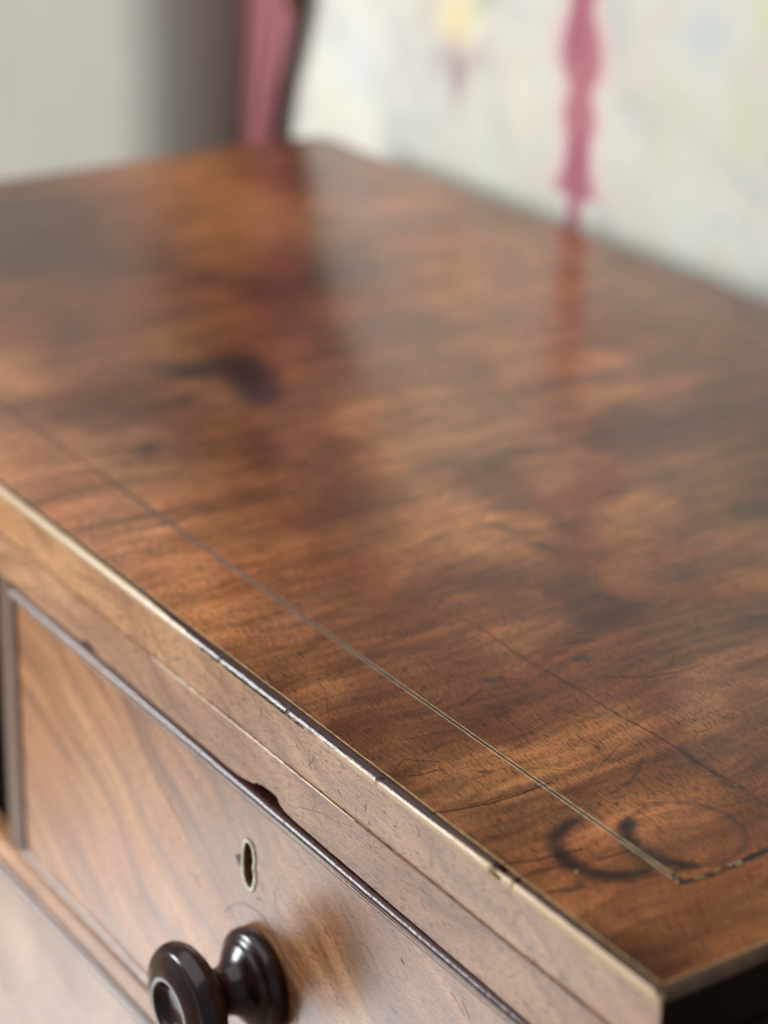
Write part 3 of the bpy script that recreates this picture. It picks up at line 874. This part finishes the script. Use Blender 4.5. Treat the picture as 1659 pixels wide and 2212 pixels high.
RB = np.array([(-1.0, -0.0472), (-0.52, -0.0470), (-0.4766, -0.0462), (-0.4339, -0.0474), (-0.42, -0.0470), (-0.3975, -0.0468), (-0.3955, -0.0446),
               (-0.3890, -0.0438), (-0.3835, -0.0452), (-0.3805, -0.0470), (-0.345, -0.0472), (-0.3095, -0.0474), (-0.2600, -0.0479), (-0.2554, -0.0476),
               (-0.2500, -0.0464), (-0.2448, -0.0452), (-0.2432, -0.0438), (-0.2410, -0.0437), (-0.2385, -0.0430), (-0.2323, -0.0426), (-0.2285, -0.0427),
               (-0.2267, -0.0432), (-0.2262, -0.0444), (-0.2240, -0.0455), (-0.2217, -0.0464), (-0.2140, -0.0470), (-0.2000, -0.0472), (-0.1883, -0.0473),
               (-0.1315, -0.0480), (-0.0891, -0.0483), (-0.0627, -0.0488), (0.0, -0.0488)])


def railbot(x):
    return float(np.interp(x, RB[:, 0], RB[:, 1])) + 0.00018 * float(fbm(np.array([x * 90.0]), np.array([2.0]), 5)[0])


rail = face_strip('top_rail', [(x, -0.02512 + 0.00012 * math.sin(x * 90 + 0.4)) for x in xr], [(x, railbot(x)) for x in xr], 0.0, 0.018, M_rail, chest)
ribbon('rail_joint', [(-0.185, -0.0254), (-0.001, -0.0254)], 0.0005, M_ring, rail, jit=0.00006, taper=True, seed=39, axis=0.0)
ribbon('rail_glint', [(-0.33, -0.0254), (-0.24, -0.0254), (-0.172, -0.0254)], 0.00045, M_glint, rail, jit=0.00006, seed=35, axis=0.0)

# ---- divider, lower rail, carcass
DZ0, DZ1 = -0.0493, -0.2000                   # small drawer, its height
DX0, DX1 = -0.4735, -0.0185
box('divider', (-0.4900, 0.0008, -0.2025), (-0.4750, D - 0.02, -0.0448), M_div, chest, 0.0006)
box('stile', (-0.0170, 0.0008, -0.2025), (-0.0010, 0.02, -0.0448), M_rail, chest, 0.0006)
box('stile', (-L + 0.001, 0.0008, -0.2025), (-L + 0.017, 0.02, -0.0448), M_rail, chest, 0.0006)
box('middle_rail', (-L + 0.001, 0.0, -0.2180), (-0.0010, 0.010, -0.2030), M_rail, chest, 0.0010)
box('dust_board', (-L + 0.017, 0.0105, -0.2170), (-0.017, D - 0.02, -0.2080), M_dark, chest)
box('side_panel', (-0.0165, 0.0205, -0.86), (0.0, D - 0.002, -0.0260), M_side, chest)
box('side_panel', (-L, 0.0205, -0.86), (-L + 0.0165, D - 0.002, -0.0260), M_side, chest)
box('back_panel', (-L + 0.017, D - 0.015, -0.86), (-0.017, D - 0.004, -0.0260), M_dark, chest)
box('inner_board', (-L + 0.017, 0.019, -0.0440), (-0.017, D - 0.02, -0.0252), M_dark, chest)
box('bottom_rail', (-L + 0.001, 0.0, -0.86), (-0.001, D - 0.02, -0.82), M_side, chest, 0.001)
for fx in (-L + 0.03, -0.03 - 0.05):
    for fy in (0.01, D - 0.07):
        box('foot', (fx, fy, -0.93), (fx + 0.05, fy + 0.05, -0.8602), M_side, chest, 0.006)


def curve_solid(name, outer, inners, y, thick, mat, parent):
    cu_ = bpy.data.curves.new(name, 'CURVE')
    cu_.dimensions = '2D'
    cu_.fill_mode = 'BOTH'
    cu_.extrude = thick / 2
    for ring in [outer] + inners:
        sp = cu_.splines.new('POLY')
        sp.points.add(len(ring) - 1)
        for i_, (a, b) in enumerate(ring):
            sp.points[i_].co = (a, b, 0, 1)
        sp.use_cyclic_u = True
    tmp = bpy.data.objects.new('tmp_outline', cu_)
    col.objects.link(tmp)
    dg = bpy.context.evaluated_depsgraph_get()
    me_ = bpy.data.meshes.new_from_object(tmp.evaluated_get(dg))
    bpy.data.objects.remove(tmp)
    me_.name = name
    # (x, y, z) of the flat outline -> (x, depth, z)
    co = np.empty(len(me_.vertices) * 3, np.float32)
    me_.vertices.foreach_get('co', co)
    co = co.reshape(-1, 3)
    me_.vertices.foreach_set('co', np.stack([co[:, 0], y + thick / 2 - co[:, 2], co[:, 1]], -1).reshape(-1).astype(np.float32))
    me_.update()
    return link(name, me_, mat, parent)


def keyhole(cx, cz, grow):
    """upright keyhole outline, narrow waist, round both ends"""
    q = []
    for k_ in range(56):
        a = 2 * math.pi * k_ / 56
        sx_, sz_ = math.sin(a), math.cos(a)
        h = 0.0108 + grow
        z = sz_ * h
        tt = sz_
        half = 0.0045 - (0.0010 if sx_ > 0 else 0.0002) * math.exp(-((tt - 0.05) / 0.22) ** 2) + (0.0002 if tt < 0 else 0.0)
        x = (abs(sx_) ** 0.75) * math.copysign(1, sx_) * (half + grow)
        q.append((cx + x, cz + z))
    return q


KX, KZ = -0.2502, -0.0868
face_y = 0.0010
drawer = empty('drawer', (0, 0, 0))
drawer.parent = chest
drawer.location = Vector((-0.246, 0.0, -0.125)) - chest.location
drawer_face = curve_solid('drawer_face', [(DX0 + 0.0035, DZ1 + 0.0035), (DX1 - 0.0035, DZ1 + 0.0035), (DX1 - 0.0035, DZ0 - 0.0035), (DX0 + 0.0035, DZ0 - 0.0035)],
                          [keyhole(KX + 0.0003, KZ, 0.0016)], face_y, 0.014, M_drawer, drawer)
curve_solid('escutcheon', keyhole(KX, KZ, 0.0012), [keyhole(KX, KZ, -0.0002)], face_y - 0.0005, 0.0014, M_brass, drawer)
box('drawer_side', (DX0 + 0.004, 0.0155, DZ1 + 0.004), (DX0 + 0.014, 0.44, DZ0 - 0.006), M_dark, drawer)
box('drawer_side', (DX1 - 0.014, 0.0155, DZ1 + 0.004), (DX1 - 0.004, 0.44, DZ0 - 0.006), M_dark, drawer)
box('drawer_back', (DX0 + 0.0145, 0.43, DZ1 + 0.004), (DX1 - 0.0145, 0.44, DZ0 - 0.006), M_dark, drawer)
box('drawer_bottom', (DX0 + 0.0145, 0.0155, DZ1 + 0.004), (DX1 - 0.0145, 0.4295, DZ1 + 0.010), M_dark, drawer)
box('lock_body', (KX - 0.02, 0.022, KZ - 0.02), (KX + 0.02, 0.03, KZ + 0.016), M_black, drawer)


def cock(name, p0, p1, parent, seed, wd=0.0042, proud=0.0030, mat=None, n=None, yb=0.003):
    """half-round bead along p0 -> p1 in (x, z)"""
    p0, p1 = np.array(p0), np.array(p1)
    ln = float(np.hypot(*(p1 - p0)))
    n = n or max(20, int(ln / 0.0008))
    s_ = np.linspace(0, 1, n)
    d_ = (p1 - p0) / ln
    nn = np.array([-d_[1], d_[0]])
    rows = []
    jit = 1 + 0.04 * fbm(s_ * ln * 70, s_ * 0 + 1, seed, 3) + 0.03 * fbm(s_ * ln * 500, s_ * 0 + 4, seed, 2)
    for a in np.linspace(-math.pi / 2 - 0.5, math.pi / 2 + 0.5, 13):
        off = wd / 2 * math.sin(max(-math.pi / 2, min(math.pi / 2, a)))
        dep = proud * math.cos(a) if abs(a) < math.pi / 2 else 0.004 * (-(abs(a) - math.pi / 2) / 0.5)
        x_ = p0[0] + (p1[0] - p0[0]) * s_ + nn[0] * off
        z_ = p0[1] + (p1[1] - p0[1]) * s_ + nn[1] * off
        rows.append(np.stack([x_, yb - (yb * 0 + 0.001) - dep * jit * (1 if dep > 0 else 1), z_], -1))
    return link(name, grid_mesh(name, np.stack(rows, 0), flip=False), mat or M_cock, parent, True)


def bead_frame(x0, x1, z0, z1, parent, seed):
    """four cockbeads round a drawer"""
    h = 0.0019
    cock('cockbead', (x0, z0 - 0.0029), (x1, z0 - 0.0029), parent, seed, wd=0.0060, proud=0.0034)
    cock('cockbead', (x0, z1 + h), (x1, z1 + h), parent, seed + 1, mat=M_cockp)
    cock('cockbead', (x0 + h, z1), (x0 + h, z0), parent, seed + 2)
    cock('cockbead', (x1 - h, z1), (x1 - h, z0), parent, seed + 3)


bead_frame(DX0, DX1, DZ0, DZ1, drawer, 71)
# pale glue line and brown line where bead meets veneer
ribbon('bead_line', [(DX0 + 0.004, DZ0 - 0.0066), (DX1 - 0.004, DZ0 - 0.0066)], 0.0008, M_pale, drawer, jit=0.00008, seed=36, axis=face_y)
ribbon('bead_line', [(DX0 + 0.004, DZ0 - 0.0078), (DX1 - 0.004, DZ0 - 0.0078)], 0.0006, M_ring, drawer, jit=0.00008, seed=37, axis=face_y, lift=0.0001)


def fpx(*q):
    return [at(a, b, 1, face_y)[[0, 2]] for a, b in q]


# scribed circle above the knob, chip beside the keyhole, a few scratches
KC = np.array([-0.2400, -0.1365])
cc = KC + np.array([0.0, 0.0])
th = np.linspace(math.radians(-10), math.radians(150), 50)
ribbon('scribed_arc', [(cc[0] + 0.0315 * math.cos(a) - 0.003, cc[1] + 0.0315 * math.sin(a) - 0.001) for a in th], 0.0005, M_ring, drawer, seed=38, axis=face_y, n=60)
bm = bmesh.new()
tri = [bm.verts.new((a, face_y - 0.0002, b)) for a, b in fpx((508, 1846), (521, 1844), (523, 1876), (516, 1866))]
f = bm.faces.new(tri)
r = bmesh.ops.extrude_face_region(bm, geom=[f])
for v in [g for g in r['geom'] if isinstance(g, bmesh.types.BMVert)]:
    v.co.y += 0.0004
bmesh.ops.recalc_face_normals(bm, faces=bm.faces[:])
me = bpy.data.meshes.new('dark_chip')
bm.to_mesh(me)
bm.free()
link('dark_chip', me, M_black, drawer)
fs = [(fpx((592, 1925), (596, 1960)), 0.0004, 0.00003), (fpx((553, 1940), (566, 1946)), 0.0014, 0.0002),
      (fpx((866, 2068), (872, 2084)), 0.0012, 0.0002), (fpx((600, 1995), (620, 2030)), 0.0003, 0.00002)]
for k_ in range(26):
    x_, z_ = rg.uniform(-0.33, -0.08), rg.uniform(-0.15, -0.058)
    a_ = rg.normal(-0.3, 0.7)
    l_ = rg.uniform(0.003, 0.012)
    fs.append(([(x_, z_), (x_ + l_ * math.cos(a_), z_ + l_ * math.sin(a_))], 0.00025, 0.00002))
join_ribbons('scratches', fs, M_scf, drawer, axis=face_y)
es = []
for q, wd in [(((658, 1660), (672, 1645), (676, 1630)), .0004), (((664, 1640), (670, 1664)), .0004), (((700, 1643), (706, 1648)), .0012),
              (((530, 1480), (536, 1492)), .0008), (((793, 1776), (797, 1784)), .0012), (((826, 1752), (830, 1760)), .0008),
              (((726, 1705), (735, 1722)), .0005), (((780, 1742), (790, 1750)), .0009), (((848, 1785), (852, 1788)), .0009),
              (((1000, 1905), (1006, 1912)), .0007), (((250, 1330), (262, 1338)), .0018), (((440, 1440), (448, 1452)), .0014)]:
    es.append(([at(a, b, 1, 0.0)[[0, 2]] for a, b in q], wd, 0.00003))
for k_ in range(24):
    x_, z_ = rg.uniform(-0.36, -0.04), rg.uniform(-0.022, -0.007)
    a_ = rg.normal(-0.5, 0.8)
    l_ = rg.uniform(0.002, 0.007)
    es.append(([(x_, z_), (x_ + l_ * math.cos(a_), z_ + l_ * math.sin(a_))], 0.00025, 0.00002))
join_ribbons('scratches', es, M_scf, top, axis=0.0006)
rs = [([at(a, b, 1, 0.0)[[0, 2]] for a, b in ((640, 1742), (680, 1752), (720, 1770))], .0003, .00003),
      ([at(a, b, 1, 0.0)[[0, 2]] for a, b in ((672, 1750), (690, 1770))], .0003, .00003),
      ([at(a, b, 1, 0.0)[[0, 2]] for a, b in ((797, 1823), (803, 1834))], .0010, .00003)]
join_ribbons('scratches', rs, M_scf, rail, axis=0.0)

# ---- turned knob
prof = [(0.0, 0.0), (0.0, 0.0222), (0.0012, 0.0230), (0.0046, 0.0230), (0.0066, 0.0219), (0.0078, 0.0196), (0.0082, 0.0186), (0.0094, 0.0182),
        (0.0104, 0.0170), (0.0120, 0.0144), (0.0142, 0.0122), (0.0165, 0.0107), (0.0195, 0.0102), (0.0220, 0.0112), (0.0245, 0.0142),
        (0.0265, 0.0182), (0.0285, 0.0222), (0.0310, 0.0254), (0.0340, 0.0268), (0.0370, 0.0265), (0.0394, 0.0252), (0.0408, 0.0241),
        (0.0412, 0.0236), (0.0408, 0.0231), (0.0420, 0.0205), (0.0433, 0.0175), (0.0441, 0.0150), (0.0445, 0.0133), (0.0443, 0.0125),
        (0.0436, 0.0121), (0.0415, 0.0106), (0.0395, 0.0080), (0.0385, 0.0040), (0.0382, 0.0)]
pr = np.array(prof)
# refine the profile smoothly
s_ = np.concatenate([[0], np.cumsum(np.hypot(*np.diff(pr, axis=0).T))])
q = np.linspace(0, s_[-1], 150)
pa, pb = np.interp(q, s_, pr[:, 0]), np.interp(q, s_, pr[:, 1])
ker = np.array([1, 2, 3, 2, 1.]) / 9
pa2, pb2 = np.convolve(np.pad(pa, 2, 'edge'), ker, 'valid'), np.convolve(np.pad(pb, 2, 'edge'), ker, 'valid')
pa2[0], pb2[0], pb2[-1] = 0, 0, 0
an = np.linspace(0, 2 * math.pi, 97)
P = np.stack([KC[0] + pb2[:, None] * np.cos(an)[None], face_y - 0.0003 - pa2[:, None] + 0 * an[None], KC[1] + pb2[:, None] * np.sin(an)[None]], -1)
link('knob', grid_mesh('knob', P), M_knob, drawer, True)

# ---- long drawers below
z = -0.2195
first = True
for hgt in (0.17, 0.20, 0.21):
    d2 = empty('drawer', (0, 0, 0))
    d2.parent = chest
    d2.location = Vector((-0.5, 0.0, z - hgt / 2)) - chest.location
    x0, x1 = -L + 0.0185, -0.0185
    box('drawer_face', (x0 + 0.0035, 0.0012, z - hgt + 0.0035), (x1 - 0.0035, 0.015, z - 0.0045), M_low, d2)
    bead_frame(x0, x1, z - 0.001, z - hgt, d2, 81)
    z -= hgt + 0.002
    if z > -0.8:
        box('middle_rail', (-L + 0.017, 0.0, z - 0.010), (-0.017, 0.06, z - 0.0005), M_rail, chest, 0.001)
    z -= 0.011
box('stile', (-0.0170, 0.0008, -0.8195), (-0.0010, 0.02, -0.2185), M_rail, chest, 0.0006)
box('stile', (-L + 0.001, 0.0008, -0.8195), (-L + 0.017, 0.02, -0.2185), M_rail, chest, 0.0006)
